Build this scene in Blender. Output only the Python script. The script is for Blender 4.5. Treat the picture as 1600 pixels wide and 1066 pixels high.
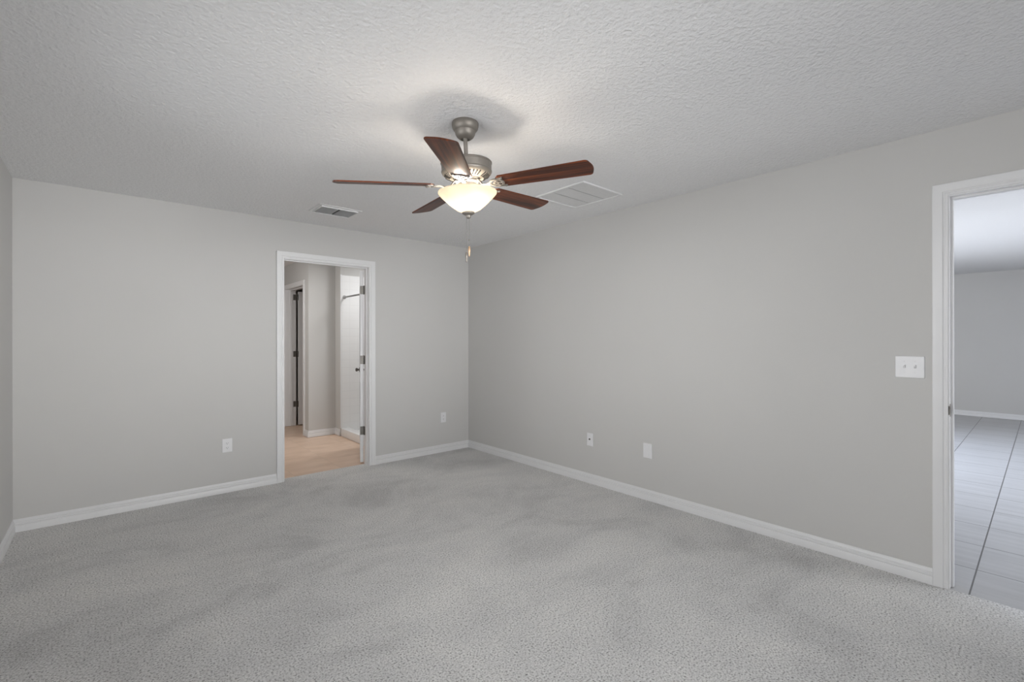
import bpy, bmesh, math, random
from mathutils import Matrix, Vector

sc = bpy.context.scene
for o in list(bpy.data.objects):
    bpy.data.objects.remove(o)
C = sc.collection
PI = math.pi

# ------------------------------------------------------------------ camera
YAW = math.radians(41.0946)
cam_d = bpy.data.cameras.new('camera')
cam_d.sensor_width = 36.0
cam_d.lens = 727.476 / 1600 * 36
cam_d.shift_y = -2.99 / 1600
cam_d.clip_start = 0.02
cam = bpy.data.objects.new('camera', cam_d)
C.objects.link(cam)
cam.matrix_world = (Matrix.Translation((0, 0, 1.3245)) @ Matrix.Rotation(-YAW, 4, 'Z')
                    @ Matrix.Rotation(PI / 2, 4, 'X') @ Matrix.Rotation(-0.0013, 4, 'Z'))
sc.camera = cam

# ------------------------------------------------------------------ colour management
vs = sc.view_settings
vs.view_transform = 'Standard'
vs.look = 'None'
vs.gamma = 1.0
vs.use_curve_mapping = False
vs.exposure = 0.14
sc.cycles.max_bounces = 16
sc.cycles.diffuse_bounces = 10

# ------------------------------------------------------------------ sky
world = bpy.data.worlds.new('sky')
sc.world = world
world.use_nodes = True
bg = world.node_tree.nodes['Background']
bg.inputs['Color'].default_value = (0.75, 0.86, 1.0, 1)
bg.inputs['Strength'].default_value = 0.3


def area(name, loc, target, sx, sy, power, col, spread=180):
    d = bpy.data.lights.new(name, 'AREA')
    d.shape = 'RECTANGLE'
    d.size, d.size_y = sx, sy
    d.energy = power
    d.color = col
    d.spread = math.radians(spread)
    o = bpy.data.objects.new(name, d)
    C.objects.link(o)
    o.location = loc
    o.rotation_euler = (Vector(target) - Vector(loc)).to_track_quat('-Z', 'Y').to_euler()
    return o


# room measures (metres); camera stands at x = y = 0
H = 2.44
XL, XR, YB, YN = -0.484, 3.356, 4.664, -0.75
T = 0.115
# lamps added as daylight just outside the unseen openings
# bedroom: aimed beams added to even out wall, ceiling and carpet brightness
area('bedroom_fill_left', (1.4, YN - 0.32, 1.42), (0.0, YB, 1.65), 2.0, 1.5, 13.5, (1.0, 1.0, 1.0), 50)  # narrow beam added to brighten the left of the back wall
area('bedroom_fill_right', (1.4, YN - 0.34, 1.42), (2.9, YB, 1.60), 2.0, 1.5, 12, (1.0, 1.0, 1.0), 50)  # narrow beam added for the right part of the back wall
area('bedroom_carpet_fill', (1.4, YN - 0.30, 1.50), (0.1, 1.5, 0.0), 2.0, 1.5, 9, (1.0, 1.0, 1.0), 105)  # lamp at the unseen window, aimed to lift the near-left carpet
area('side_fill_narrow', (XL - 0.30, 1.25, 1.42), (3.4, 0.95, 1.50), 3.2, 1.5, 13, (1.0, 1.0, 1.0), 90)  # added outside the unseen left window to brighten the right wall
area('side_fill_wide', (XL - 0.32, 1.25, 1.42), (3.4, 1.1, 0.90), 3.2, 1.5, 18, (1.0, 1.0, 1.0), 140)  # wider lamp added at the same unseen left window
area('living_wall_fill', (6.6, 2.95, 1.2), (9.0, -0.6, 1.75), 3.4, 2.0, 95, (1.0, 1.0, 1.0))  # lamp added outside the unseen window, aimed at the far wall
area('daylight_living_sky', (6.9, 2.97, 1.2), (6.9, 0.0, -0.3), 3.4, 2.0, 90, (0.60, 0.74, 1.0), 120)
area('living_tile_fill', (6.2, -3.95, 1.2), (6.6, 3.0, 0.9), 3.0, 2.1, 185, (0.97, 0.985, 1.0))  # lamp added to brighten the tiles just beyond the doorway
area('bathroom_side_fill', (0.22, 6.2, 2.00), (2.0, 6.6, 0.9), 0.9, 0.15, 10.5, (0.99, 0.995, 1.0))  # unseen lamp added to lift the corridor wall
area('bathroom_ceiling_fill', (1.25, 6.0, 2.40), (1.25, 6.0, 0), 0.5, 0.5, 5, (1.0, 0.95, 0.88))  # unseen warm lamp added overhead; no fixture is built
area('shower_downlight', (2.85, 5.6, 2.42), (2.85, 5.6, 0), 0.25, 0.25, 10.5, (0.98, 0.99, 1.0))


# ------------------------------------------------------------------ mesh helpers
class MB:
    def __init__(self):
        self.bm = bmesh.new()

    def box(self, lo, hi, bev=0.0):
        b = bmesh.new()
        bmesh.ops.create_cube(b, size=1.0)
        for v in b.verts:
            v.co = Vector([(lo[i] + hi[i]) / 2 + v.co[i] * (hi[i] - lo[i]) for i in range(3)])
        if bev:
            bmesh.ops.bevel(b, geom=b.edges[:], offset=bev, segments=2, profile=0.6, affect='EDGES')
        self.merge(b)
        return self

    def merge(self, b, mat=None):
        if mat is not None:
            bmesh.ops.transform(b, matrix=mat, verts=b.verts[:])
        m = bpy.data.meshes.new('tmp')
        b.to_mesh(m)
        b.free()
        self.bm.from_mesh(m)
        bpy.data.meshes.remove(m)

    def lathe(self, prof, seg=48, mat=None, closed=False):
        """prof: list of (r, z); revolve about z."""
        b = bmesh.new()
        rings = []
        for r, z in prof:
            if r < 1e-6:
                rings.append([b.verts.new((0, 0, z))])
            else:
                rings.append([b.verts.new((r * math.cos(2 * PI * k / seg), r * math.sin(2 * PI * k / seg), z)) for k in range(seg)])
        n = len(rings)
        for i in range(n if closed else n - 1):
            a, c = rings[i], rings[(i + 1) % n]
            for k in range(seg):
                k2 = (k + 1) % seg
                if len(a) == 1 and len(c) == 1:
                    continue
                if len(a) == 1:
                    b.faces.new((a[0], c[k], c[k2]))
                elif len(c) == 1:
                    b.faces.new((a[k], c[0], a[k2]))
                else:
                    b.faces.new((a[k], c[k], c[k2], a[k2]))
        bmesh.ops.recalc_face_normals(b, faces=b.faces[:])
        self.merge(b, mat)
        return self

    def tube(self, pts, r, seg=10, radii=None):
        b = bmesh.new()
        P = [Vector(p) for p in pts]
        rings = []
        up = None
        for i, p in enumerate(P):
            d = (P[min(i + 1, len(P) - 1)] - P[max(i - 1, 0)]).normalized()
            if up is None:
                up = Vector((0, 0, 1)) if abs(d.z) < 0.9 else Vector((1, 0, 0))
            x = d.cross(up).normalized()
            y = x.cross(d).normalized()
            up = y
            rr = radii[i] if radii else r
            rings.append([b.verts.new(p + x * rr * math.cos(2 * PI * k / seg) + y * rr * math.sin(2 * PI * k / seg)) for k in range(seg)])
        for a, c in zip(rings, rings[1:]):
            for k in range(seg):
                b.faces.new((a[k], a[(k + 1) % seg], c[(k + 1) % seg], c[k]))
        b.faces.new(rings[0])
        b.faces.new(rings[-1])
        bmesh.ops.recalc_face_normals(b, faces=b.faces[:])
        self.merge(b)
        return self

    def prism(self, outline, f, z0, z1, bev=0.0):
        """outline: 2D list; f maps (u, v, w) to a point; extruded from w=z0 to w=z1."""
        b = bmesh.new()
        A = [b.verts.new(f(u, v, z0)) for u, v in outline]
        B = [b.verts.new(f(u, v, z1)) for u, v in outline]
        n = len(A)
        b.faces.new(A)
        b.faces.new(B)
        for i in range(n):
            b.faces.new((A[i], A[(i + 1) % n], B[(i + 1) % n], B[i]))
        bmesh.ops.recalc_face_normals(b, faces=b.faces[:])
        if bev:
            bmesh.ops.bevel(b, geom=[e for e in b.edges if len(e.link_faces) == 2 and e.calc_face_angle(0) > 0.5],
                            offset=bev, segments=2, affect='EDGES')
        self.merge(b)
        return self

    def ring(self, outer, inner, f, z0, z1):
        """flat band between two outlines of the same number of points."""
        b = bmesh.new()
        n = len(outer)
        V = [[b.verts.new(f(u, v, z)) for u, v in ol] for ol, z in ((outer, z0), (outer, z1), (inner, z1), (inner, z0))]
        for j in range(4):
            a, c = V[j], V[(j + 1) % 4]
            for i in range(n):
                b.faces.new((a[i], a[(i + 1) % n], c[(i + 1) % n], c[i]))
        bmesh.ops.recalc_face_normals(b, faces=b.faces[:])
        self.merge(b)
        return self

    def quadloop(self, rows, cap=True):
        """rows: list of equally long point loops (closed loops) joined in order."""
        b = bmesh.new()
        V = [[b.verts.new(p) for p in r] for r in rows]
        n = len(V[0])
        for a, c in zip(V, V[1:]):
            for k in range(n):
                b.faces.new((a[k], a[(k + 1) % n], c[(k + 1) % n], c[k]))
        if cap:
            b.faces.new(V[0])
            b.faces.new(V[-1])
        bmesh.ops.recalc_face_normals(b, faces=b.faces[:])
        self.merge(b)
        return self

    def build(self, name, mat, parent=None, smooth=None, local=None):
        me = bpy.data.meshes.new(name)
        self.bm.to_mesh(me)
        self.bm.free()
        o = bpy.data.objects.new(name, me)
        C.objects.link(o)
        me.materials.append(mat)
        if smooth is not None:
            for p in me.polygons:
                p.use_smooth = True
            me.set_sharp_from_angle(angle=math.radians(smooth))
        if parent is not None:
            o.parent = parent
        if local is not None:
            o.matrix_local = local
        return o


def empty(name, loc):
    o = bpy.data.objects.new(name, None)
    o.empty_display_size = 0.05
    C.objects.link(o)
    o.location = loc
    return o


def tag(o, label=None, cat=None, group=None, kind=None):
    if label:
        o['label'] = label
    if cat:
        o['category'] = cat
    if group:
        o['group'] = group
    if kind:
        o['kind'] = kind
    return o


def struct(o, label, cat):
    return tag(o, label, cat, kind='structure')


# ------------------------------------------------------------------ materials
def newmat(name):
    m = bpy.data.materials.new(name)
    m.use_nodes = True
    nt = m.node_tree
    return m, nt, nt.nodes['Principled BSDF']


def N(nt, t, **kw):
    n = nt.nodes.new(t)
    for k, v in kw.items():
        setattr(n, k, v)
    return n


def ramp(nt, stops):
    n = nt.nodes.new('ShaderNodeValToRGB')
    e = n.color_ramp.elements
    while len(e) < len(stops):
        e.new(0.5)
    for i, (p, c) in enumerate(stops):
        e[i].position = p
        e[i].color = (*c, 1)
    return n


def plain(name, col, rough=0.5, metal=0.0, noise=0.0, nscale=20, bump=0.0, bscale=300, spec=0.5, bdist=0.002):
    m, nt, b = newmat(name)
    b.inputs['Base Color'].default_value = (*col, 1)
    b.inputs['Roughness'].default_value = rough
    b.inputs['Metallic'].default_value = metal
    b.inputs['Specular IOR Level'].default_value = spec
    tc = N(nt, 'ShaderNodeTexCoord')
    if noise:
        nz = N(nt, 'ShaderNodeTexNoise')
        nz.inputs['Scale'].default_value = nscale
        nz.inputs['Detail'].default_value = 4
        nt.links.new(tc.outputs['Object'], nz.inputs['Vector'])
        r = ramp(nt, [(0.3, tuple(c * (1 - noise) for c in col)), (0.7, tuple(min(1, c * (1 + noise)) for c in col))])
        nt.links.new(nz.outputs['Fac'], r.inputs['Fac'])
        nt.links.new(r.outputs['Color'], b.inputs['Base Color'])
    if bump:
        nz = N(nt, 'ShaderNodeTexNoise')
        nz.inputs['Scale'].default_value = bscale
        nz.inputs['Detail'].default_value = 3
        nt.links.new(tc.outputs['Object'], nz.inputs['Vector'])
        bp = N(nt, 'ShaderNodeBump')
        bp.inputs['Strength'].default_value = bump
        bp.inputs['Distance'].default_value = bdist
        nt.links.new(nz.outputs['Fac'], bp.inputs['Height'])
        nt.links.new(bp.outputs['Normal'], b.inputs['Normal'])
    return m


M_wall = plain('wall_paint', (0.56, 0.554, 0.541), 0.75, noise=0.012, nscale=1.4, bump=0.12, bscale=180, spec=0.25)
M_ceil = plain('ceiling_texture_paint', (0.79, 0.79, 0.795), 0.9, noise=0.015, nscale=60, bump=1.0, bscale=60, spec=0.1, bdist=0.008)
M_trim = plain('white_trim_paint', (0.72, 0.72, 0.725), 0.38, noise=0.01, nscale=8)
M_door = plain('white_door_paint', (0.74, 0.74, 0.75), 0.4, noise=0.01, nscale=6)
M_plast = plain('white_plastic', (0.74, 0.74, 0.75), 0.35, noise=0.01, nscale=40)
M_dark = plain('dark_void', (0.012, 0.012, 0.012), 0.8, noise=0.1, nscale=30)
M_slot = plain('socket_shadow_slot', (0.05, 0.05, 0.05), 0.6, noise=0.1, nscale=30)
M_hinge = plain('satin_nickel', (0.20, 0.19, 0.175), 0.42, 0.85, noise=0.08, nscale=60)
M_pewter = plain('brushed_pewter', (0.200, 0.182, 0.160), 0.45, 0.5, noise=0.05, nscale=50)
M_vent = plain('white_vent_enamel', (0.73, 0.73, 0.73), 0.45, noise=0.01, nscale=20)
M_chrome = plain('bath_chrome', (0.42, 0.42, 0.42), 0.35, 0.8, noise=0.03, nscale=60)
M_slat = plain('grille_slat_enamel', (0.71, 0.71, 0.71), 0.5, noise=0.02, nscale=30)  # slightly darker than the vent frame enamel
M_brass = plain('antique_brass', (0.45, 0.30, 0.19), 0.4, 0.6, noise=0.05, nscale=90)
M_pan = plain('shower_acrylic', (0.80, 0.80, 0.80), 0.25, noise=0.01, nscale=10)


def m_carpet():
    m, nt, b = newmat('grey_carpet_pile')
    b.inputs['Roughness'].default_value = 1.0
    b.inputs['Specular IOR Level'].default_value = 0.05
    tc = N(nt, 'ShaderNodeTexCoord')
    L = nt.links.new
    fine = N(nt, 'ShaderNodeTexNoise')
    fine.inputs['Scale'].default_value = 122
    fine.inputs['Detail'].default_value = 3
    fine.inputs['Roughness'].default_value = 0.65
    L(tc.outputs['Object'], fine.inputs['Vector'])
    fr = ramp(nt, [(0.33, (0.20, 0.198, 0.196)), (0.45, (0.63, 0.624, 0.617)), (0.64, (0.84, 0.834, 0.826))])  # dark specks paint in the shade between the tufts
    L(fine.outputs['Fac'], fr.inputs['Fac'])
    # brushed patches left by walking and vacuuming: the pile leans either way
    mp = N(nt, 'ShaderNodeMapping')
    mp.inputs['Rotation'].default_value = (0, 0, 0.9)
    mp.inputs['Scale'].default_value = (1.0, 1.45, 1)
    L(tc.outputs['Object'], mp.inputs['Vector'])
    big = N(nt, 'ShaderNodeTexNoise')
    big.inputs['Scale'].default_value = 1.15
    big.inputs['Detail'].default_value = 7
    big.inputs['Roughness'].default_value = 0.68
    big.inputs['Distortion'].default_value = 0.5
    L(mp.outputs['Vector'], big.inputs['Vector'])
    br = ramp(nt, [(0.35, (0.80, 0.80, 0.803)), (0.48, (0.94, 0.94, 0.94)), (0.64, (1.05, 1.045, 1.035))])
    L(big.outputs['Fac'], br.inputs['Fac'])
    mx = N(nt, 'ShaderNodeMix', data_type='RGBA', blend_type='MULTIPLY')
    mx.inputs['Factor'].default_value = 1.0
    L(fr.outputs['Color'], mx.inputs['A'])
    L(br.outputs['Color'], mx.inputs['B'])
    L(mx.outputs['Result'], b.inputs['Base Color'])
    bp = N(nt, 'ShaderNodeBump')
    bp.inputs['Strength'].default_value = 0.8
    bp.inputs['Distance'].default_value = 0.006
    L(fine.outputs['Fac'], bp.inputs['Height'])
    L(bp.outputs['Normal'], b.inputs['Normal'])
    return m


def m_tile(name, c1, c2, grout, px, py, ox, oy, gw, rough, stretch, nscale, bump=0.3):
    """square floor tiles on a grid px by py that starts at ox, oy (object space)."""
    m, nt, b = newmat(name)
    L = nt.links.new
    b.inputs['Roughness'].default_value = rough
    tc = N(nt, 'ShaderNodeTexCoord')
    sep = N(nt, 'ShaderNodeSeparateXYZ')
    L(tc.outputs['Object'], sep.inputs[0])

    def math_(op, a, v=None, w=None):
        n = N(nt, 'ShaderNodeMath', operation=op)
        for i, q in enumerate((a, v, w)):
            if q is None:
                continue
            if isinstance(q, (int, float)):
                n.inputs[i].default_value = q
            else:
                L(q, n.inputs[i])
        return n.outputs[0]

    masks, cells = [], []
    for ax, p, o in (('X', px, ox), ('Y', py, oy)):
        q = math_('DIVIDE', math_('SUBTRACT', sep.outputs[ax], o), p)
        fr = math_('FRACT', q)
        cells.append(math_('FLOOR', q))
        d = math_('ABSOLUTE', math_('SUBTRACT', fr, 0.5))
        masks.append(math_('GREATER_THAN', d, 0.5 - gw / p / 2))
    g = math_('MAXIMUM', masks[0], masks[1])
    cx = N(nt, 'ShaderNodeCombineXYZ')
    L(cells[0], cx.inputs[0])
    L(cells[1], cx.inputs[1])
    wn = N(nt, 'ShaderNodeTexWhiteNoise', noise_dimensions='2D')
    L(cx.outputs[0], wn.inputs['Vector'])
    mp = N(nt, 'ShaderNodeMapping')
    mp.inputs['Scale'].default_value = stretch
    L(tc.outputs['Object'], mp.inputs['Vector'])
    add = N(nt, 'ShaderNodeVectorMath', operation='MULTIPLY_ADD')
    L(wn.outputs['Color'], add.inputs[0])
    add.inputs[1].default_value = (7, 7, 7)
    L(mp.outputs['Vector'], add.inputs[2])
    nz = N(nt, 'ShaderNodeTexNoise')
    nz.inputs['Scale'].default_value = nscale
    nz.inputs['Detail'].default_value = 5
    L(add.outputs[0], nz.inputs['Vector'])
    r = ramp(nt, [(0.3, c1), (0.7, c2)])
    L(nz.outputs['Fac'], r.inputs['Fac'])
    mx = N(nt, 'ShaderNodeMix', data_type='RGBA')
    L(g, mx.inputs['Factor'])
    L(r.outputs['Color'], mx.inputs['A'])
    mx.inputs['B'].default_value = (*grout, 1)
    L(mx.outputs['Result'], b.inputs['Base Color'])
    bp = N(nt, 'ShaderNodeBump')
    bp.invert = True
    bp.inputs['Strength'].default_value = bump
    bp.inputs['Distance'].default_value = 0.002
    L(g, bp.inputs['Height'])
    L(bp.outputs['Normal'], b.inputs['Normal'])
    return m


def m_walltile(name, col, grout, p, gw, rough):
    """square wall tiles in the x-z plane and y-z plane."""
    m, nt, b = newmat(name)
    L = nt.links.new
    b.inputs['Roughness'].default_value = rough
    tc = N(nt, 'ShaderNodeTexCoord')
    sep = N(nt, 'ShaderNodeSeparateXYZ')
    L(tc.outputs['Object'], sep.inputs[0])
    out = None
    for ax in ('X', 'Y', 'Z'):
        q = N(nt, 'ShaderNodeMath', operation='MULTIPLY_ADD')
        L(sep.outputs[ax], q.inputs[0])
        q.inputs[1].default_value = 1 / p
        q.inputs[2].default_value = 100.37
        fr = N(nt, 'ShaderNodeMath', operation='FRACT')
        L(q.outputs[0], fr.inputs[0])
        lt = N(nt, 'ShaderNodeMath', operation='LESS_THAN')
        L(fr.outputs[0], lt.inputs[0])
        lt.inputs[1].default_value = gw / p
        if out is None:
            out = lt.outputs[0]
        else:
            mxm = N(nt, 'ShaderNodeMath', operation='MAXIMUM')
            L(out, mxm.inputs[0])
            L(lt.outputs[0], mxm.inputs[1])
            out = mxm.outputs[0]
    mx = N(nt, 'ShaderNodeMix', data_type='RGBA')
    L(out, mx.inputs['Factor'])
    mx.inputs['A'].default_value = (*col, 1)
    mx.inputs['B'].default_value = (*grout, 1)
    L(mx.outputs['Result'], b.inputs['Base Color'])
    bp = N(nt, 'ShaderNodeBump')
    bp.invert = True
    bp.inputs['Strength'].default_value = 0.25
    bp.inputs['Distance'].default_value = 0.0015
    L(out, bp.inputs['Height'])
    L(bp.outputs['Normal'], b.inputs['Normal'])
    return m


def m_wood():
    m, nt, b = newmat('mahogany_blade')
    L = nt.links.new
    tc = N(nt, 'ShaderNodeTexCoord')
    oi = N(nt, 'ShaderNodeObjectInfo')
    mp = N(nt, 'ShaderNodeMapping')
    mp.inputs['Scale'].default_value = (1.6, 34, 10)
    L(tc.outputs['Object'], mp.inputs['Vector'])
    ad = N(nt, 'ShaderNodeVectorMath', operation='ADD')
    sv = N(nt, 'ShaderNodeVectorMath', operation='SCALE')
    sv.inputs[0].default_value = (17, 9, 5)
    L(oi.outputs['Random'], sv.inputs['Scale'])
    L(mp.outputs['Vector'], ad.inputs[0])
    L(sv.outputs[0], ad.inputs[1])
    nz = N(nt, 'ShaderNodeTexNoise')
    nz.inputs['Scale'].default_value = 1.5
    nz.inputs['Detail'].default_value = 6
    nz.inputs['Distortion'].default_value = 0.8
    L(ad.outputs[0], nz.inputs['Vector'])
    r = ramp(nt, [(0.33, (0.018, 0.0045, 0.002)), (0.52, (0.080, 0.0185, 0.0055)), (0.7, (0.175, 0.042, 0.011))])
    L(nz.outputs['Fac'], r.inputs['Fac'])
    L(r.outputs['Color'], b.inputs['Base Color'])
    b.inputs['Roughness'].default_value = 0.42
    b.inputs['Specular IOR Level'].default_value = 0.36
    return m


def m_bowl():
    m, nt, b = newmat('frosted_lamp_glass')
    L = nt.links.new
    nt.nodes.remove(b)
    out = nt.nodes['Material Output']
    tc = N(nt, 'ShaderNodeTexCoord')
    nz = N(nt, 'ShaderNodeTexNoise')
    nz.inputs['Scale'].default_value = 14
    nz.inputs['Detail'].default_value = 3
    L(tc.outputs['Object'], nz.inputs['Vector'])
    r = ramp(nt, [(0.3, (0.42, 0.385, 0.325)), (0.7, (0.48, 0.45, 0.39))])
    L(nz.outputs['Fac'], r.inputs['Fac'])
    tr = N(nt, 'ShaderNodeBsdfTranslucent')
    L(r.outputs['Color'], tr.inputs['Color'])
    df = N(nt, 'ShaderNodeBsdfDiffuse')
    df.inputs['Color'].default_value = (0.72, 0.67, 0.58, 1)
    gl = N(nt, 'ShaderNodeBsdfGlossy')
    gl.inputs['Roughness'].default_value = 0.25
    a = N(nt, 'ShaderNodeMixShader')
    a.inputs[0].default_value = 0.35
    L(tr.outputs[0], a.inputs[1])
    L(df.outputs[0], a.inputs[2])
    c = N(nt, 'ShaderNodeMixShader')
    c.inputs[0].default_value = 0.05
    L(a.outputs[0], c.inputs[1])
    L(gl.outputs[0], c.inputs[2])
    L(c.outputs[0], out.inputs['Surface'])
    return m


def m_pane():
    m, nt, b = newmat('clear_window_pane')
    L = nt.links.new
    nt.nodes.remove(b)
    out = nt.nodes['Material Output']
    tp = N(nt, 'ShaderNodeBsdfTransparent')
    gl = N(nt, 'ShaderNodeBsdfGlossy')
    gl.inputs['Roughness'].default_value = 0.02
    fz = N(nt, 'ShaderNodeFresnel')
    fz.inputs['IOR'].default_value = 1.3
    a = N(nt, 'ShaderNodeMixShader')
    L(fz.outputs[0], a.inputs[0])
    L(tp.outputs[0], a.inputs[1])
    L(gl.outputs[0], a.inputs[2])
    L(a.outputs[0], out.inputs['Surface'])
    return m


M_carpet = m_carpet()
M_livtile = m_tile('grey_porcelain_floor_tile', (0.40, 0.397, 0.40), (0.47, 0.467, 0.47), (0.12, 0.118, 0.115),
                   0.4545, 0.445, 3.762, 0.262, 0.007, 0.32, (9, 0.8, 1), 2.2)
M_bathtile = m_tile('beige_bathroom_floor_tile', (0.62, 0.45, 0.335), (0.74, 0.555, 0.43), (0.56, 0.43, 0.33),
                    0.45, 0.45, 0.93, 4.76, 0.004, 0.4, (1.2, 3.5, 1), 2.5, 0.1)
M_shtile = m_walltile('white_shower_wall_tile', (0.78, 0.78, 0.775), (0.70, 0.70, 0.695), 0.108, 0.003, 0.22)
M_wood = m_wood()
M_bowl = m_bowl()
M_pane = m_pane()


# ------------------------------------------------------------------ structure builders
def wall(name, axis, pos, thick, u0, u1, z1, mat, holes=(), label='', cat='wall', z0=-0.02):
    """slab perpendicular to axis ('x' or 'y') from pos to pos+thick, with rectangular holes (ua, ub, za, zb)."""
    us = sorted({u0, u1, *[h[0] for h in holes], *[h[1] for h in holes]})
    zs = sorted({z0, z1, *[h[2] for h in holes], *[h[3] for h in holes]})

    def P(u, w, z):
        return (pos + w, u, z) if axis == 'x' else (u, pos + w, z)

    def solid(i, j):
        if not (0 <= i < len(us) - 1 and 0 <= j < len(zs) - 1):
            return False
        uc, zc = (us[i] + us[i + 1]) / 2, (zs[j] + zs[j + 1]) / 2
        return not any(h[0] < uc < h[1] and h[2] < zc < h[3] for h in holes)
    b = MB()
    bm = b.bm
    cache = {}

    def V(u, w, z):
        k = (round(u, 5), round(w, 5), round(z, 5))
        if k not in cache:
            cache[k] = bm.verts.new(P(u, w, z))
        return cache[k]
    for i in range(len(us) - 1):
        for j in range(len(zs) - 1):
            if not solid(i, j):
                continue
            a, c, d, e = us[i], us[i + 1], zs[j], zs[j + 1]
            for w in (0, thick):
                bm.faces.new((V(a, w, d), V(c, w, d), V(c, w, e), V(a, w, e)))
            if not solid(i - 1, j):
                bm.faces.new((V(a, 0, d), V(a, 0, e), V(a, thick, e), V(a, thick, d)))
            if not solid(i + 1, j):
                bm.faces.new((V(c, 0, d), V(c, 0, e), V(c, thick, e), V(c, thick, d)))
            if not solid(i, j - 1):
                bm.faces.new((V(a, 0, d), V(c, 0, d), V(c, thick, d), V(a, thick, d)))
            if not solid(i, j + 1):
                bm.faces.new((V(a, 0, e), V(c, 0, e), V(c, thick, e), V(a, thick, e)))
    bmesh.ops.recalc_face_normals(bm, faces=bm.faces[:])
    return struct(b.build(name, mat), label, cat)


def slab(name, lo, hi, mat, label, cat):
    return struct(MB().box(lo, hi).build(name, mat), label, cat)


BASE = [(0, 0), (0.0145, 0), (0.0145, 0.040), (0.0130, 0.043), (0.0100, 0.0445), (0.0100, 0.047), (0.0125, 0.050), (0.0120, 0.060), (0.0070, 0.064), (0.0070, 0.067), (0.0085, 0.069),
        (0.0045, 0.078), (0.0035, 0.0855), (0, 0.0865)]


def baseboard(b, A, B, n, ma=0, mb=0):
    """board from A to B (2D), facing n (2D); ma / mb: +1 inside corner, -1 outside corner, 0 square end."""
    A, B, n = Vector(A), Vector(B), Vector(n)
    d = (B - A).normalized()
    rows = []
    for P, m, s in ((A, ma, 1), (B, mb, -1)):
        rows.append([(*(P + n * t + d * (s * t * m)), z) for t, z in BASE])
    b.quadloop(rows)


CAS = [(0, 0), (0, 0.009), (0.004, 0.0105), (0.010, 0.0105), (0.013, 0.0085), (0.017, 0.0085), (0.022, 0.0125), (0.040, 0.0145),
       (0.052, 0.0165), (0.060, 0.0165), (0.0625, 0.0145), (0.0625, 0)]


def casing(f, u0, u1, h):
    """U-shaped door casing; f(u, z, out) gives the world point; u0<u1 are the inner edges."""
    b = MB()
    path = [lambda a: (u0 - a, 0), lambda a: (u0 - a, h + a), lambda a: (u1 + a, h + a), lambda a: (u1 + a, 0)]
    b.quadloop([[f(*p(a), o) for a, o in CAS] for p in path])
    return b


def ujamb(f, u0, u1, h, d0, d1, t):
    """jamb lining: inner faces at u0, u1 and h, thickness t outward, depth d0..d1."""
    b = MB()
    loop = [(u0, 0), (u0, h), (u1, h), (u1, 0), (u1 + t, 0), (u1 + t, h + t), (u0 - t, h + t), (u0 - t, 0)]
    b.quadloop([[f(u, z, d) for u, z in loop] for d in (d0, d1)], cap=False)
    for d in (d0, d1):
        for q in ((0, 1, 6, 7), (1, 2, 5, 6), (2, 3, 4, 5)):
            b.bm.faces.new([b.bm.verts.new(f(*loop[i], d)) for i in q])
    bmesh.ops.remove_doubles(b.bm, verts=b.bm.verts[:], dist=1e-6)
    bmesh.ops.recalc_face_normals(b.bm, faces=b.bm.faces[:])
    return b


# ------------------------------------------------------------------ bedroom shell
D1 = (1.2345, 2.0945)          # rough opening to the bathroom, in x
D2 = (-0.498, 0.3515)          # rough opening to the living room, in y
DH = 2.095
WIN1 = (0.45, 2.35, 0.70, 2.10)
WIN2 = (-0.35, 2.85, 0.70, 2.10)
wall('wall_back', 'y', YB, T, XL - T, XR + T, H, M_wall, [(*D1, -0.02, DH)],
     'grey bedroom wall with the bathroom doorway in it')
wall('wall_right', 'x', XR, T, YN - T, YB, H, M_wall, [(*D2, -0.02, DH)],
     'long grey bedroom wall with the light switch and tiled-room doorway')
wall('wall_left', 'x', XL, -T, YN - T, YB, H, M_wall, [WIN2],
     'narrow strip of grey bedroom wall at the left edge')
wall('wall_near', 'y', YN, -T, XL, XR, H, M_wall, [WIN1],
     'grey bedroom wall behind the camera with an added window')
fl = MB()
fl.box((XL, YN, -0.03), (XR + 0.004, YB + 0.0, 0.0))
fl.box((D1[0], YB, -0.03), (D1[1], YB + 0.10, 0.0))
struct(fl.build('floor', M_carpet), 'grey cut-pile carpet covering the bedroom floor', 'carpet')
slab('ceiling', (XL - T, YN - T, H), (XR + T / 2, YB + T / 2, H + 0.08), M_ceil, 'textured off-white bedroom ceiling above the fan', 'ceiling')

# baseboards of the bedroom
b = MB()
baseboard(b, (XL, YB), (1.1895, YB), (0, -1), 1, 0)
struct(b.build('baseboard_back_left', M_trim, smooth=30), 'white baseboard left of the bathroom doorway', 'baseboard')
b = MB()
baseboard(b, (2.1405, YB), (XR, YB), (0, -1), 0, 1)
struct(b.build('baseboard_back_right', M_trim, smooth=30), 'short white baseboard right of the bathroom doorway', 'baseboard')
b = MB()
baseboard(b, (XR, YB), (XR, 0.4015), (-1, 0), 1, 0)
struct(b.build('baseboard_right', M_trim, smooth=30), 'long white baseboard under the switch and wall plates', 'baseboard')
b = MB()
baseboard(b, (XL, YN), (XL, YB), (1, 0), 1, 1)
struct(b.build('baseboard_left', M_trim, smooth=30), 'white baseboard at the left edge', 'baseboard')
b = MB()
baseboard(b, (XR, YN), (XL, YN), (0, 1), 1, 1)
struct(b.build('baseboard_near', M_trim, smooth=30), 'white baseboard behind the camera', 'baseboard')


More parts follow.
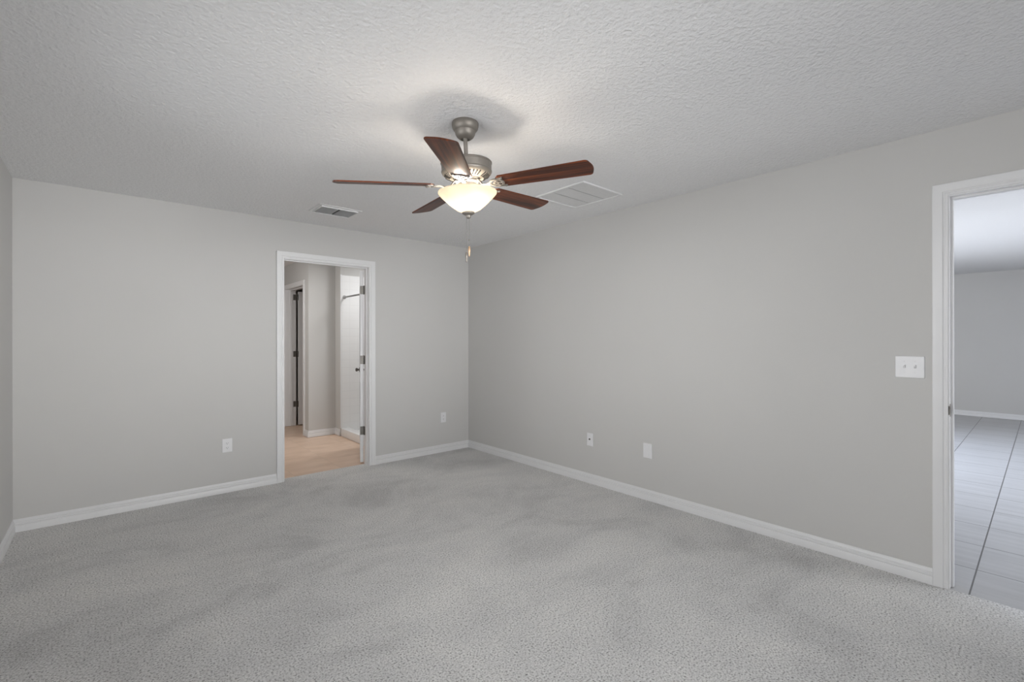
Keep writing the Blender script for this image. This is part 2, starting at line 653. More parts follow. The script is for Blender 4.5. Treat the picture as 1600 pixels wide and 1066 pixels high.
# unseen windows, placed to supply daylight
def window(name, axis, pos, thick, w, label):
    u0, u1, z0, z1 = w
    e = empty(name, (pos, (u0 + u1) / 2, z0) if axis == 'x' else ((u0 + u1) / 2, pos, z0))
    base = Vector(e.location)

    def f(u, z, d):
        p = Vector((pos + d, u, z)) if axis == 'x' else Vector((u, pos + d, z))
        return p - base
    s = 1 if thick > 0 else -1
    b = MB()
    rect = lambda k: [(u0 + k, z0 + k), (u1 - k, z0 + k), (u1 - k, z1 - k), (u0 + k, z1 - k)]
    b.ring(rect(0), rect(0.05), f, s * 0.05, s * 0.10)
    b.prism([(u0 + 0.05, (z0 + z1) / 2 - 0.02), (u1 - 0.05, (z0 + z1) / 2 - 0.02), (u1 - 0.05, (z0 + z1) / 2 + 0.02), (u0 + 0.05, (z0 + z1) / 2 + 0.02)],
            f, s * 0.055, s * 0.095)
    b.build('window_frame', M_trim, e)
    MB().prism(rect(0.04), f, s * 0.072, s * 0.076).build('pane', M_pane, e)
    MB().prism([(u0 - 0.03, z0 - 0.02), (u1 + 0.03, z0 - 0.02), (u1 + 0.03, z0 + 0.0), (u0 - 0.03, z0 + 0.0)], f, -s * 0.03, s * 0.05).build('window_sill', M_trim, e)
    struct(e, label, 'window')


window('unseen_window_1', 'y', YN, -T, WIN1, 'white framed unseen window placed behind the camera to supply daylight')
window('unseen_window_2', 'x', XL, -T, WIN2, 'white framed unseen window added in the left wall to supply daylight')


# ------------------------------------------------------------------ door trims
def trim_set(name, axis, pos, thick, u0, u1, h, label, stop_at, jt=0.018):
    """jamb faces at u0, u1, underside of head at h; room side of the wall at pos, far side at pos+thick."""
    e = empty(name, (pos, (u0 + u1) / 2, 0) if axis == 'x' else ((u0 + u1) / 2, pos, 0))
    base = Vector(e.location)

    def f(u, z, d):
        p = Vector((pos + d, u, z)) if axis == 'x' else Vector((u, pos + d, z))
        return p - base
    s = 1 if thick > 0 else -1
    casing(lambda u, z, o: f(u, z, -s * o), u0 - 0.005, u1 + 0.005, h + 0.005).build('casing', M_trim, e, smooth=30)
    casing(lambda u, z, o: f(u, z, thick + s * o), u0 - 0.005, u1 + 0.005, h + 0.005).build('casing', M_trim, e, smooth=30)
    ujamb(f, u0, u1, h, 0, thick, jt).build('jamb', M_trim, e)
    ujamb(f, u0 + 0.0105, u1 - 0.0105, h - 0.0105, stop_at, stop_at + 0.034, 0.0105).build('door_stop', M_trim, e)
    struct(e, label, 'door frame')
    return e, f


t1, f1 = trim_set('trim_1', 'y', YB, T, 1.2525, 2.0765, 2.076, 'white door frame around the bathroom doorway', 0.036)
t2, f2 = trim_set('trim_2', 'x', XR, T, -0.480, 0.3335, 2.076, 'white door frame at the right edge, open to the tiled room', 0.04)

# strike plate on the jamb of the right-hand doorway
b = MB()
by = 0.3335
b.prism([(0.000, 0.912), (0.030, 0.912), (0.030, 0.978), (0.000, 0.978)], lambda u, z, d: f2(by - d, z, u), 0.0, 0.0016)
lip = [(-0.0125, -0.0035), (-0.0105, 0.0012), (-0.004, 0.0030), (0.002, 0.0020), (0.002, 0.0004), (-0.004, 0.0014), (-0.0095, -0.0002), (-0.0113, -0.0040)]
b.prism(lip, lambda u, v, z: f2(by - v, z, u), 0.922, 0.968)
so = b.build('strike_plate', M_hinge, t2, smooth=40)
so['label'] = 'satin nickel strike plate'
MB().prism([(0.010, 0.930), (0.022, 0.930), (0.022, 0.960), (0.010, 0.960)], lambda u, z, d: f2(by - d, z, u), 0.0016, 0.0018).build('latch_hole', M_dark, so)


# ------------------------------------------------------------------ hinged doors
def hinge(b_leaf, b_knuckle):
    pass


def panel_door(name, pin, ang, width, height, side, hinge_z, label, hinge_leaf_white=False, knob=True, z0=0.012, pin_off=0.005):
    """slab hinged at pin (2D). ang: direction (radians, from +x) from the hinge edge to the free edge.
    side: +1 or -1, the side (left or right of that direction) on which the slab lies from the pin."""
    e = empty(name, (pin[0], pin[1], 0))
    e.rotation_euler = (0, 0, ang)
    th = 0.035
    y0, y1 = sorted((side * pin_off, side * (pin_off + th)))
    x0, x1 = 0.006, 0.006 + width
    b = MB()
    b.box((x0, y0, z0), (x1, y1, z0 + height), 0.0015)
    # raised two-panel mouldings on both faces
    for yy, s in ((y0, -1), (y1, 1)):
        for za, zb in ((0.22, 0.86), (1.02, height - 0.14)):
            o_ = [(x0 + 0.12, za), (x1 - 0.12, za), (x1 - 0.12, zb), (x0 + 0.12, zb)]
            i_ = [(x0 + 0.145, za + 0.025), (x1 - 0.145, za + 0.025), (x1 - 0.145, zb - 0.025), (x0 + 0.145, zb - 0.025)]
            b.ring(o_, i_, lambda u, z, d: (u, yy + s * d, z), 0.0, 0.004)
    b.build('door_slab', M_door, e)
    for hz in hinge_z:
        hb = MB()
        hb.box((x0 - 0.0022, y0 + 0.001, hz - 0.0445), (x0 - 0.0001, y1 - 0.002, hz + 0.0445))
        hb.tube([(0, 0, hz - 0.0445), (0, 0, hz + 0.0445)], 0.0062, 12)
        hb.lathe([(0, hz + 0.049), (0.004, hz + 0.048), (0.005, hz + 0.0445), (0, hz + 0.0445)], 12)
        hb.lathe([(0, hz - 0.049), (0.004, hz - 0.048), (0.005, hz - 0.0445), (0, hz - 0.0445)], 12)
        for k in range(3):
            zz = hz - 0.030 + 0.030 * k
            hb.lathe([(0, 0.0012), (0.003, 0.001), (0.0036, 0)], 10,
                     Matrix.Translation((x0 - 0.0022, (y0 + y1) / 2 + (0.006 if k == 1 else -0.004), zz)) @ Matrix.Rotation(-PI / 2, 4, 'Y'))
        hb.build('hinge', M_hinge, e, smooth=35)
    if knob:
        for yy, s in ((y0, -1), (y1, 1)):
            kb = MB()
            mt = Matrix.Translation((x1 - 0.06, yy, 0.955)) @ Matrix.Rotation(-s * PI / 2, 4, 'X')
            kb.lathe([(0, 0), (0.031, 0), (0.031, 0.003), (0.025, 0.007), (0.012, 0.009), (0.0105, 0.020), (0.019, 0.025),
                      (0.0225, 0.034), (0.022, 0.043), (0.015, 0.050), (0, 0.0515)], 28, mt)
            kb.build('door_knob', M_hinge, e, smooth=40)
    return struct(e, label, 'door')


# door swung into the bathroom, standing nearly edge-on to the camera
panel_door('door_1', (2.0765, 4.786), math.radians(67.2), 0.80, 2.045, 1, (1.850, 1.105, 0.350),
           'white bathroom door seen edge-on, swung open from the right jamb')

# ------------------------------------------------------------------ bathroom shell
BX0, BX1, BY1 = 0.10, 3.30, 8.70
XC = 2.063                       # corridor side of the toilet-room wall
YF = 6.550                       # short face towards the bedroom
XS = 2.425                       # plane of the shower opening
YS = 6.365                       # tiled end wall of the shower
JD = 0.14
YJ0, YJ1 = 6.768, 7.600          # jamb faces of the toilet-room doorway
slab('floor_bathroom', (BX0, YB + 0.10, -0.04), (BX1, BY1, -0.004), M_bathtile, 'beige tile floor seen through the bathroom doorway', 'floor')
slab('ceiling_bathroom', (BX0 - T, YB + T / 2, H), (BX1 + T, BY1 + T, H + 0.08), M_ceil, 'white ceiling beyond the bathroom doorway', 'ceiling')
wall('wall_bathroom_left', 'x', BX0, -T, YB + T, BY1, H, M_wall, label='grey bathroom wall hidden left of the doorway')
wall('wall_bathroom_far', 'y', BY1, T, BX0 - T, BX1 + T, H, M_wall, label='grey wall at the far end of the bathroom')
wall('wall_shower_back', 'x', BX1, T, YB + T, BY1, H, M_wall, label='wall at the back of the shower and the closet')
wall('wall_corridor', 'x', XC, JD, 6.70, BY1, H, M_wall, [(YJ0 - 0.018, YJ1 + 0.018, -0.02, 2.094)],
     'grey bathroom wall holding the far narrow doorway')
wall('wall_corner_return', 'y', YF, 0.15, XC, BX1, H, M_wall, label='grey wall corner between the far doorway and the shower')
wall('wall_shower_end', 'y', YS, YF - YS, XS, BX1, H, M_wall, label='white end wall of the shower above the tiles')
wall('wall_shower_near', 'y', YB + T, 0.06, XS, BX1, H, M_wall, label='shower wall hidden behind the open bathroom door')
b = MB()
b.box((XS + 0.012, YS - 0.010, 0.02), (BX1 - 0.010, YS, 2.205))
b.box((BX1 - 0.010, YB + T + 0.06, 0.02), (BX1, YS, 2.205))
tl = b.build('wall_shower_tile', M_shtile)
struct(tl, 'glossy white square tiles lining the shower', 'tiles')
b = MB()
b.box((XS - 0.002, YS - 0.014, 0.105), (XS + 0.014, YS, 2.215), 0.002)
struct(b.build('trim_shower_edge', M_trim), 'white edge strip at the left of the shower tiles', 'trim')

b = MB()
baseboard(b, (BX0, BY1), (XC, BY1), (0, -1), 1, 1)
struct(b.build('baseboard_bathroom_far', M_trim, smooth=30), 'white baseboard at the far end of the bathroom', 'baseboard')
b = MB()
baseboard(b, (XC, 6.698), (XC, YF), (-1, 0), 0, -1)
baseboard(b, (XC, YF), (XS, YF), (0, -1), -1, 1)
baseboard(b, (XS, YF), (XS, YS), (-1, 0), 1, 0)
struct(b.build('baseboard_bathroom_corner', M_trim, smooth=30), 'white baseboard wrapping the bathroom wall corner', 'baseboard')

t3, f3 = trim_set('trim_3', 'x', XC, JD, YJ0, YJ1, 2.076, 'white frame of the far doorway inside the bathroom', 0.058)
panel_door('door_2', (XC + JD + 0.026, YJ1 - 0.001), math.radians(0.0), 0.80, 2.045, -1, (1.972, 1.100, 0.330),
           'pale closet door standing ajar in the far bathroom doorway', knob=True)
# hinge leaves on the far jamb face
for hz in (1.972, 1.100, 0.330):
    hb = MB()
    hb.prism([(JD - 0.034, hz - 0.0445), (JD + 0.004, hz - 0.0445), (JD + 0.004, hz + 0.0445), (JD - 0.034, hz + 0.0445)],
             lambda u, z, d: f3(YJ1 - d, z, u), 0.0, 0.002)
    hb.build('hinge_leaf', M_hinge, t3)
for hz in (1.850, 1.105, 0.350):
    hb = MB()
    hb.prism([(T - 0.034, hz - 0.0445), (T + 0.004, hz - 0.0445), (T + 0.004, hz + 0.0445), (T - 0.034, hz + 0.0445)],
             lambda u, z, d: f1(2.0765 - d, z, u), 0.0, 0.002)
    hb.build('hinge_leaf', M_hinge, t1)

# shower base and rod
e = empty('shower_tray', (XS, YS - 0.75, 0))
b = MB()
b.box((0.002, -0.70, -0.004), (0.11, 0.738, 0.105), 0.008)
b.build('curb', M_pan, e, smooth=40)
b = MB()
b.box((0.11, -0.70, -0.004), (0.86, 0.738, 0.055), 0.004)
b.build('pan_floor', M_pan, e, smooth=40)
tag(e, 'white shower tray with raised curb behind the bathroom door', 'shower tray')
e = empty('shower_rod', (XS + 0.055, YS - 0.010, 1.905))
b = MB()
b.tube([(0, -0.008, 0), (0, -1.499, 0)], 0.0125, 16)
b.build('rod', M_chrome, e, smooth=40)
for yy, s in ((0, 1), (-1.507, -1)):
    b = MB()
    b.lathe([(0, 0), (0.026, 0), (0.025, 0.006), (0.018, 0.012), (0.015, 0.022), (0.0125, 0.024)], 24,
            Matrix.Translation((0, yy, 0)) @ Matrix.Rotation(s * PI / 2, 4, 'X'))
    b.build('flange', M_chrome, e, smooth=40)
tag(e, 'grey metal shower curtain rod across the white tiled shower', 'shower rod')

# ------------------------------------------------------------------ living room beyond the right doorway
LX1, LY0, LY1 = 11.15, -3.60, 2.60
LWIN = (4.9, 8.5, 0.05, 2.15)
LWIN2 = (4.7, 7.7, 0.05, 2.15)
slab('floor_living', (XR + 0.004, LY0, -0.04), (LX1, LY1, -0.003), M_livtile, 'light grey square floor tiles beyond the right-hand doorway', 'floor')
slab('ceiling_living', (XR + T / 2, LY0 - T, H), (LX1 + T, LY1 + T, H + 0.08), plain('living_ceiling_paint', (0.66, 0.66, 0.665), 0.9, noise=0.01, nscale=50, bump=0.5, bscale=75, spec=0.1),
     'bright white ceiling seen through the right-hand doorway', 'ceiling')
wall('wall_living_far', 'x', LX1, T, LY0, LY1, H, M_wall, label='grey far wall seen through the right-hand doorway')
wall('wall_living_left', 'y', LY1, T, XR + T, LX1 + T, H, M_wall, [LWIN], label='wall of the tiled room with an added window, out of view')
wall('wall_living_right', 'y', LY0, -T, XR + T, LX1 + T, H, M_wall, [LWIN2], label='opposite wall of the tiled room with an added window, out of view')
wall('wall_living_near', 'x', XR + T, -0.02, LY0, YN - T, H, M_wall, label='near wall of the tiled room, out of view')
b = MB()
baseboard(b, (LX1, LY1), (LX1, LY0), (-1, 0), 1, 1)
struct(b.build('baseboard_living_far', M_trim, smooth=30), 'white baseboard at the foot of the far wall beyond the right doorway', 'baseboard')
window('unseen_window_4', 'y', LY0, -T, LWIN2, 'large second unseen window of the tiled room, added to supply daylight')  # unseen window added to brighten the tiles near the doorway
window('unseen_window_3', 'y', LY1, T, LWIN, 'large unseen window of the tiled room, placed to supply daylight')  # unseen, its wall chosen so daylight misses the visible carpet

# ------------------------------------------------------------------ ceiling fan
FX, FY = 1.397, 1.967
fan = empty('ceiling_fan', (FX, FY, H))
tag(fan, 'pewter ceiling fan with five dark wood blades and a lit glass bowl', 'ceiling fan')
F3 = Vector((math.sin(YAW), math.cos(YAW), 0))
R3 = Vector((math.cos(YAW), -math.sin(YAW), 0))
TILT = Matrix.Translation((0, 0, -0.06)) @ Matrix.Rotation(0.04992, 4, R3) @ Matrix.Rotation(-0.03551, 4, F3)
b = MB()
b.lathe([(0, 0), (0.066, 0), (0.0685, -0.004), (0.0685, -0.018), (0.0655, -0.031), (0.059, -0.041), (0.0535, -0.046), (0.0525, -0.050),
         (0.050, -0.062), (0.043, -0.074), (0.031, -0.084), (0.022, -0.087), (0.0205, -0.083), (0, -0.080)], 56)
b.build('canopy', M_pewter, fan, smooth=32)
b = MB()
b.lathe([(0, 0.010), (0.018, 0.006), (0.022, -0.004), (0.020, -0.018), (0.0115, -0.026), (0.0105, -0.030), (0.0105, -0.118), (0.016, -0.120),
         (0.017, -0.138), (0, -0.138)], 32)
b.build('downrod', M_pewter, fan, smooth=40, local=TILT)
b = MB()   # motor housing with vented lower bowl
b.lathe([(0, -0.134), (0.030, -0.134), (0.050, -0.137), (0.115, -0.139), (0.128, -0.142), (0.1325, -0.147), (0.1325, -0.151), (0.1295, -0.154),
         (0.1285, -0.186), (0.1305, -0.190), (0.1305, -0.194), (0.126, -0.203), (0.112, -0.214), (0.090, -0.224), (0.072, -0.228), (0.070, -0.233), (0, -0.233)], 72)
q2 = MB()   # dark slots cut round the lower bowl
for k in range(40):
    if k % 8 == 7:
        continue
    a = 2 * PI * k / 40
    rows = []
    for r, z in ((0.087, -0.2256), (0.117, -0.2123)):
        w = 0.0030 if r > 0.1 else 0.0024
        c, s = math.cos(a), math.sin(a)
        rows.append([(r * c - w * s * sg, r * s + w * c * sg, z + dz) for sg, dz in ((1, 0.002), (-1, 0.002), (-1, -0.0022), (1, -0.0022))])
    q2.quadloop(rows)
for f_ in q2.bm.faces:
    f_.material_index = 1
b.merge(q2.bm)
mh = b.build('motor_housing', M_pewter, fan, smooth=28, local=TILT)
mh.data.materials.append(M_dark)
b = MB()
b.lathe([(0, -0.230), (0.052, -0.230), (0.060, -0.234), (0.060, -0.244), (0.050, -0.246), (0.0455, -0.250), (0.0455, -0.296), (0.050, -0.298), (0.050, -0.304), (0, -0.304)], 48)
b.build('switch_housing', M_pewter, fan, smooth=35, local=TILT)
# glass bowl: thick frosted shell, open at the top
outer = [(0.1495, -0.291), (0.1515, -0.293), (0.1520, -0.299), (0.1500, -0.304), (0.1455, -0.309), (0.136, -0.319), (0.121, -0.334), (0.102, -0.352), (0.081, -0.370), (0.060, -0.385), (0.040, -0.394), (0.020, -0.397), (0.004, -0.398)]
inner = [(max(0.004, r - 0.004), z + 0.0045) for r, z in outer]
inner[0] = (0.1465, -0.291)
inner[1] = (0.1455, -0.293)
b = MB()
b.lathe(outer + inner[::-1], 72, closed=True)
gb = b.build('glass_bowl', M_bowl, fan, smooth=50, local=TILT)
gb['label'] = 'lit cream frosted glass bowl'
b = MB()
b.lathe([(0, -0.392), (0.030, -0.395), (0.0335, -0.399), (0.032, -0.404), (0.024, -0.409), (0.0135, -0.413), (0.0125, -0.418), (0.012, -0.424), (0.007, -0.429), (0, -0.430)], 36)
b.build('finial', M_pewter, fan, smooth=40, local=TILT)

# one blade and one blade iron, then copies
RB0, RB1 = 0.172, 0.660
def blade_outline():
    w0, w1 = 0.056, 0.069
    pts = []
    # root, with clipped corners
    pts += [(RB0, -w0 + 0.020), (RB0 + 0.018, -w0)]
    x1 = RB1 - 0.012
    rc = 0.022
    for k in range(7):   # lower tip corner
        a = -PI / 2 + k / 6 * (PI / 2 - 0.15)
        pts.append((x1 - rc + rc * math.cos(a), -(w1 - rc) + rc * math.sin(a)))
    for k in range(1, 8):  # bowed end
        t = -1 + 2 * k / 8
        pts.append((x1 + 0.010 * (1 - t * t), t * (w1 - rc)))
    for k in range(7):
        a = 0.15 + k / 6 * (PI / 2 - 0.15)
        pts.append((x1 - rc + rc * math.cos(a), (w1 - rc) + rc * math.sin(a)))
    pts += [(RB0 + 0.018, w0), (RB0, w0 - 0.020)]
    return pts


PITCH = math.radians(-11.2)
SB = -0.2655
def Rm(ang):
    return TILT @ Matrix.Rotation(ang, 4, 'Z') @ Matrix.Translation((0, 0, SB))
b = MB()
b.prism(blade_outline(), lambda u, v, w: (u, v, w), 0.0, 0.0070, 0.0015)
blade_me = b.build('blade', M_wood, fan)
b = MB()
ov = lambda cx, a_, c_, n=28: [(cx + a_ * math.cos(2 * PI * k / n), c_ * math.sin(2 * PI * k / n)) for k in range(n)]
flat = lambda u, v, w: (u, v, w)
b.ring(ov(0.168, 0.040, 0.040), ov(0.168, 0.030, 0.029), flat, -0.0055, 0.0)         # open oval
b.ring(ov(0.165, 0.019, 0.013), ov(0.165, 0.012, 0.006), flat, -0.006, 0.0)           # inner scroll
for s in (-1, 1):
    b.prism([(0.150, s * 0.006), (0.176, s * 0.027), (0.186, s * 0.024), (0.158, s * 0.003)], flat, -0.0055, 0.0)
for y, x in ((-0.040, 0.204), (0.0, 0.196), (0.040, 0.204)):                          # three prongs with screws
    x0 = 0.176 if y else 0.180
    y0 = y * 0.80
    dx, dy = x - x0, y - y0
    L_ = math.hypot(dx, dy)
    nx, ny = -dy / L_ * 0.0060, dx / L_ * 0.0060
    tip = [(x + 0.0075 * math.cos(t), y + 0.0075 * math.sin(t)) for t in [(-PI / 2 + PI * k / 8) for k in range(9)]]
    b.prism([(x0 - nx, y0 - ny)] + tip + [(x0 + nx, y0 + ny)], flat, -0.0055, 0.0)
    b.lathe([(0, -0.0085), (0.004, -0.008), (0.005, -0.0055)], 12, Matrix.Translation((x, y, 0)))
# S-shaped arm up to the rotor under the motor
path = [(0.052, 0.028), (0.062, 0.0265), (0.072, 0.020), (0.080, 0.008), (0.089, -0.003), (0.102, -0.0065), (0.118, -0.005), (0.134, -0.003)]
rows = []
for i, (x, z) in enumerate(path):
    p0, p1 = path[max(0, i - 1)], path[min(len(path) - 1, i + 1)]
    d = Vector((p1[0] - p0[0], p1[1] - p0[1])).normalized()
    nx, nz = -d.y * 0.0045, d.x * 0.0045
    w = [0.017, 0.016, 0.0125, 0.011, 0.0105, 0.0105, 0.012, 0.017][i]
    ring_ = []
    for k in range(10):
        t = 2 * PI * k / 10
        ring_.append((x + nx * math.sin(t), w * math.cos(t), z + nz * math.sin(t)))
    rows.append(ring_)
b.quadloop(rows)
iron_me = b.build('blade_iron', M_pewter, fan, smooth=40)
TH0 = math.radians(153.155)
for k in range(5):
    ang = TH0 + k * 2 * PI / 5
    bl = blade_me if k == 0 else blade_me.copy()
    ir = iron_me if k == 0 else iron_me.copy()
    if k:
        C.objects.link(bl)
        C.objects.link(ir)
        bl.parent = fan
        ir.parent = fan
    m = Rm(ang)
    ir.matrix_local = m @ Matrix.Rotation(PITCH, 4, 'X')
    bl.matrix_local = m @ Matrix.Rotation(PITCH, 4, 'X')
# pull chains hanging straight down from the finial
bottom = TILT @ Vector((0, 0, -0.424))
for dx, zend, fobmat, fl_, name in ((0.0035, 1.806, M_brass, 'warm brass fob', 'pull_chain'), (-0.0105, 1.776, M_pewter, 'dull pewter fob', 'pull_chain')):
    p = bottom + R3 * dx
    zl = zend - H
    b = MB()
    b.tube([(p.x, p.y, bottom.z + 0.004), (p.x, p.y, zl)], 0.0006, 6)
    n = int((bottom.z - zl) / 0.0055)
    for i in range(n):
        b.lathe([(0, 0.0014), (0.0010, 0.001), (0.0014, 0), (0.0010, -0.001), (0, -0.0014)], 6, Matrix.Translation((p.x, p.y, bottom.z - i * 0.0055)))
    if fobmat is M_brass:
        b.lathe([(0, 0.005), (0.0025, 0.004), (0.003, 0), (0.0025, -0.004), (0, -0.005)], 10, Matrix.Translation((p.x, p.y, zl + 0.034)))
    ch = b.build(name, M_hinge, fan, smooth=40)
    b = MB()
    b.lathe([(0, 0.002), (0.0022, 0.001), (0.0052, -0.001), (0.0066, -0.012), (0.0066, -0.024), (0.0050, -0.037), (0.0028, -0.045), (0.0034, -0.048), (0.002, -0.052), (0, -0.053)], 20,
            Matrix.Translation((p.x, p.y, zl)))
    fb = b.build('chain_fob', fobmat, ch, smooth=50)
    fb['label'] = fl_
# bulbs inside the bowl
for k in range(3):
    a = k * 2 * PI / 3 + 0.5
    d = bpy.data.lights.new('bulb_light', 'POINT')
    d.energy = 4.1
    d.color = (1.0, 0.91, 0.79)
    d.shadow_soft_size = 0.026
    o = bpy.data.objects.new('bulb_light', d)
    C.objects.link(o)
    o.parent = fan
    o.matrix_local = TILT @ Matrix.Translation((0.050 * math.cos(a), 0.050 * math.sin(a), -0.319))

# ------------------------------------------------------------------ ceiling registers
VX0, VX1, VY0, VY1 = 1.322, 1.684, 3.910, 4.190
e = empty('supply_vent', ((VX0 + VX1) / 2, (VY0 + VY1) / 2, H))
tag(e, 'small two-section air vent on the ceiling above the bathroom doorway', 'air vent')
hx, hy = (VX1 - VX0) / 2, (VY1 - VY0) / 2
b = MB()
rect = lambda ax, ay: [(-ax, -ay), (ax, -ay), (ax, ay), (-ax, ay)]
b.ring(rect(hx, hy), rect(hx - 0.028, hy - 0.028), lambda u, v, w: (u, v, w), -0.0001, -0.005)
b.ring(rect(hx - 0.026, hy - 0.026), rect(hx - 0.031, hy - 0.031), lambda u, v, w: (u, v, w), -0.005, -0.016)
b.box((-0.002, -(hy - 0.030), -0.005), (0.002, hy - 0.030, -0.003))
b.build('frame', M_vent, e)
MB().box((-(hx - 0.031), -(hy - 0.031), -0.003), (hx - 0.031, hy - 0.031, -0.0008)).build('duct_opening', M_dark, e)
for s in (-1, 1):
    b = MB()
    xa, xb = sorted((s * 0.009, s * (hx - 0.036)))
    n = 12
    for i in range(n):
        y = -(hy - 0.040) + i * (2 * (hy - 0.040)) / (n - 1)
        sl_ = math.radians(38)
        c, q = 0.0105 * math.cos(sl_), 0.0105 * math.sin(sl_)
        b.quadloop([[(x, y - c, -0.0105 - q * 0.75), (x, y + c, -0.0105 + q * 0.75), (x, y + c, -0.0093 + q * 0.75), (x, y - c, -0.0093 - q * 0.75)] for x in (xa, xb)])
    b.build('louver_bank', M_vent, e)

GX0, GX1, GY0, GY1 = 2.532, 2.998, 2.138, 2.622
e = empty('return_air_grille', ((GX0 + GX1) / 2, (GY0 + GY1) / 2, H))
tag(e, 'large square slatted return air grille on the ceiling behind the fan', 'air grille')
hx, hy = (GX1 - GX0) / 2, (GY1 - GY0) / 2
b = MB()
b.ring(rect(hx, hy), rect(hx - 0.016, hy - 0.016), lambda u, v, w: (u, v, w), -0.0001, -0.011)
for k in (-1, 1):
    yy = k * (hy - 0.016) / 3
    b.box((-(hx - 0.016), yy - 0.0012, -0.0026), (hx - 0.016, yy + 0.0012, -0.0016))
b.build('frame', M_vent, e)
MB().box((-(hx - 0.016), -(hy - 0.016), -0.0016), (hx - 0.016, hy - 0.02, -0.0004)).build('filter_backing', plain('grille_filter_grey', (0.50, 0.50, 0.50), 0.9, noise=0.05, nscale=90), e)
seg = 2 * (hy - 0.016) / 3
for k in range(3):
    b = MB()
    ya = -(hy - 0.016) + k * seg + (0.004 if k else 0) + 0.002
    yb = -(hy - 0.016) + (k + 1) * seg - (0.004 if k < 2 else 0) - 0.002
    n = 13
    for i in range(n):
        y = ya + (i + 0.5) * (yb - ya) / n
        c, q = 0.0052, 0.0001
        b.quadloop([[(x, y - c, -0.0042 - q), (x, y + c, -0.0042 + q), (x, y + c, -0.0034 + q), (x, y - c, -0.0034 - q)] for x in (-(hx - 0.017), hx - 0.017)])
    b.build('slat_bank', M_slat, e)


# ------------------------------------------------------------------ wall plates
def plate_frame(axis, pos, u, z):
    """returns (empty location, map) for a plate on a wall facing -axis; local (a right as seen, h up, out)."""
    if axis == 'y':      # back wall, seen from -y: right is +x
        return Vector((u, pos, z)), (lambda a, h, o: (a, -o, h))
    return Vector((pos, u, z)), (lambda a, h, o: (-o, -a, h))   # right wall, seen from -x: right is -y


def rrect(w, h, r=0.004, n=4, cx=0, cy=0):
    P = []
    for sx, sy, a0 in ((1, 1, 0), (-1, 1, PI / 2), (-1, -1, PI), (1, -1, 3 * PI / 2)):
        for k in range(n + 1):
            a = a0 + k / n * PI / 2
            P.append((cx + sx * (w / 2 - r) + r * math.cos(a), cy + sy * (h / 2 - r) + r * math.sin(a)))
    return P


def plate_mesh(f, w, h):
    b = MB()
    b.quadloop([[f(x, y, o) for x, y in rrect(w - 2 * i, h - 2 * i)] for i, o in ((0, 0), (0, 0.0025), (0.0022, 0.0052), (0.004, 0.0058))])
    return b


def screw(b, f, x, y, o=0.0058, r=0.0032):
    ring = lambda rr, oo: [f(x + rr * math.cos(2 * PI * k / 12), y + rr * math.sin(2 * PI * k / 12), oo) for k in range(12)]
    b.quadloop([ring(r, o - 0.0005), ring(r, o + 0.0004), ring(r * 0.6, o + 0.0009)])


def socket(b, sl, f, y):
    """one receptacle face of a duplex outlet."""
    out = []
    for k in range(28):
        a = 2 * PI * k / 28
        out.append((0.0172 * math.cos(a), max(-0.0125, min(0.0125, 0.0172 * math.sin(a))) + y))
    b.prism(out, f, 0.0050, 0.0072)
    for x, h in ((-0.0063, 0.0085), (0.0063, 0.0068)):
        sl.prism([(x - 0.0011, y + 0.002 - h / 2), (x + 0.0011, y + 0.002 - h / 2), (x + 0.0011, y + 0.002 + h / 2), (x - 0.0011, y + 0.002 + h / 2)], f, 0.0071, 0.0075)
    sl.prism([(0.0025 * math.cos(2 * PI * k / 12), y - 0.0075 + 0.0025 * math.sin(2 * PI * k / 12)) for k in range(12)], f, 0.0071, 0.0075)


def outlet(axis, pos, u, z, label, w=0.076, h=0.118):
    loc, f = plate_frame(axis, pos, u, z)
    e = empty('power_outlet', loc)
    plate_mesh(f, w, h).build('cover_plate', M_plast, e)
    for y in (0.0195, -0.0195):
        b, sl = MB(), MB()
        socket(b, sl, f, y)
        s_ = b.build('receptacle', M_plast, e)
        sl.build('slots', M_slot, s_)
    b = MB()
    screw(b, f, 0, 0)
    b.build('screw', M_plast, e)
    tag(e, label, 'power outlet')
    return e


outlet('y', YB, 0.7905, 0.4065, 'white double power outlet on the wall left of the bathroom doorway')
outlet('y', YB, 2.992, 0.4045, 'white double power outlet between the bathroom doorway and the room corner', w=0.072, h=0.118)

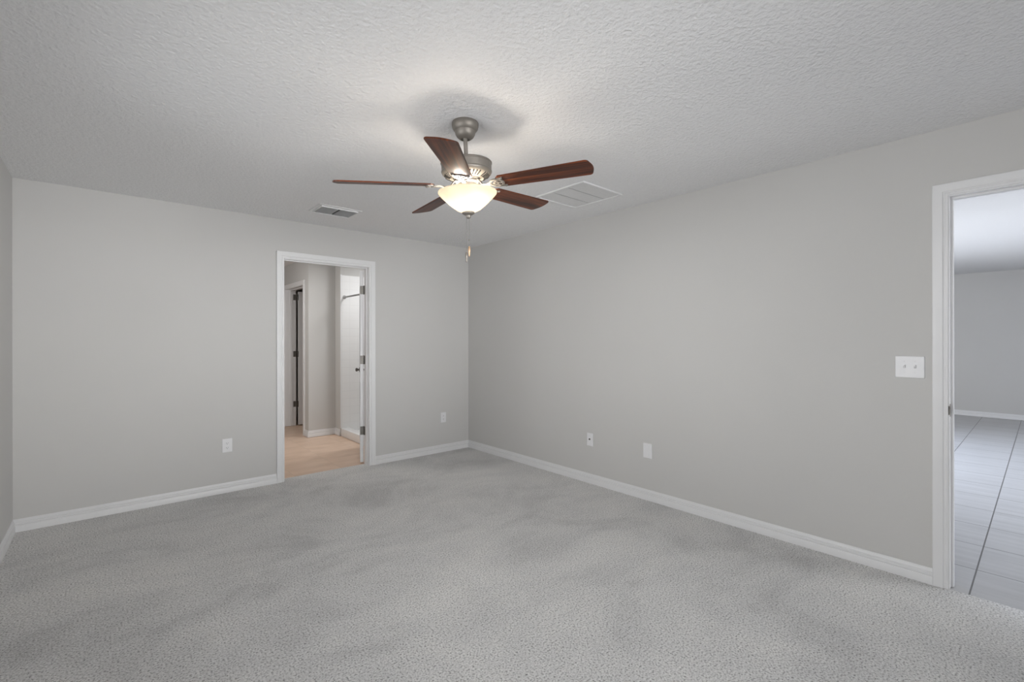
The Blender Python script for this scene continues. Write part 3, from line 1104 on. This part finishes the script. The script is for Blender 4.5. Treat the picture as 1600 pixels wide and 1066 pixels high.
# coax plate
loc, f = plate_frame('x', XR, 2.7565, 0.400)
e = empty('cable_jack', loc)
plate_mesh(f, 0.070, 0.117).build('cover_plate', M_plast, e)
b = MB()
ring = lambda rr, oo, n=16, y=0.004: [f(rr * math.cos(2 * PI * k / n), y + rr * math.sin(2 * PI * k / n), oo) for k in range(n)]
b.quadloop([ring(0.0080, 0.0055, 6), ring(0.0080, 0.0085, 6)])
b.quadloop([ring(0.0048, 0.0080), ring(0.0048, 0.0165)])
cj = b.build('coaxial_connector', plain('dark_connector_metal', (0.06, 0.055, 0.05), 0.4, 0.6, noise=0.05, nscale=80), e)
cj['label'] = 'dark round connector'
for y in (0.042, -0.042):
    b = MB()
    screw(b, f, 0, y)
    b.build('screw', M_plast, e)
tag(e, 'white wall plate with one dark round connector, nearer the room corner', 'wall plate')

# phone plate
loc, f = plate_frame('x', XR, 2.1525, 0.405)
e = empty('phone_jack', loc)
plate_mesh(f, 0.080, 0.121).build('cover_plate', M_plast, e)
b = MB()
b.ring(rrect(0.020, 0.020, 0.002), rrect(0.013, 0.012, 0.001), f, 0.0050, 0.0072)
jk = b.build('jack', M_plast, e)
for y in (0.042, -0.042):
    b = MB()
    screw(b, f, 0, y)
    b.build('screw', M_plast, e)
tag(e, 'plain all-white wall plate low on the right wall, nearer the switch', 'wall plate')

# double light switch
loc, f = plate_frame('x', XR, 0.4955, 1.167)
e = empty('light_switch', loc)
plate_mesh(f, 0.127, 0.121).build('cover_plate', M_plast, e)
for x in (-0.023, 0.023):
    b = MB()
    b.ring([(x - 0.0062, -0.0125), (x + 0.0062, -0.0125), (x + 0.0062, 0.0125), (x - 0.0062, 0.0125)],
           [(x - 0.0050, -0.0113), (x + 0.0050, -0.0113), (x + 0.0050, 0.0113), (x - 0.0050, 0.0113)], f, 0.0052, 0.0068)
    # lever, flipped up
    b.quadloop([[f(x + sx * w_, y_ + sy * t_, o_) for sx, sy in ((-1, -1), (1, -1), (1, 1), (-1, 1))]
                for w_, y_, t_, o_ in ((0.0048, 0.001, 0.0085, 0.0050), (0.0045, 0.004, 0.006, 0.0100), (0.0040, 0.0085, 0.0042, 0.0170), (0.0034, 0.0100, 0.0032, 0.0185))])
    b.build('toggle', M_plast, e, smooth=25)
    for y in (0.030, -0.030):
        b = MB()
        screw(b, f, x, y)
        b.build('screw', M_plast, e)
tag(e, 'white two-toggle light switch beside the right-hand doorway', 'light switch')
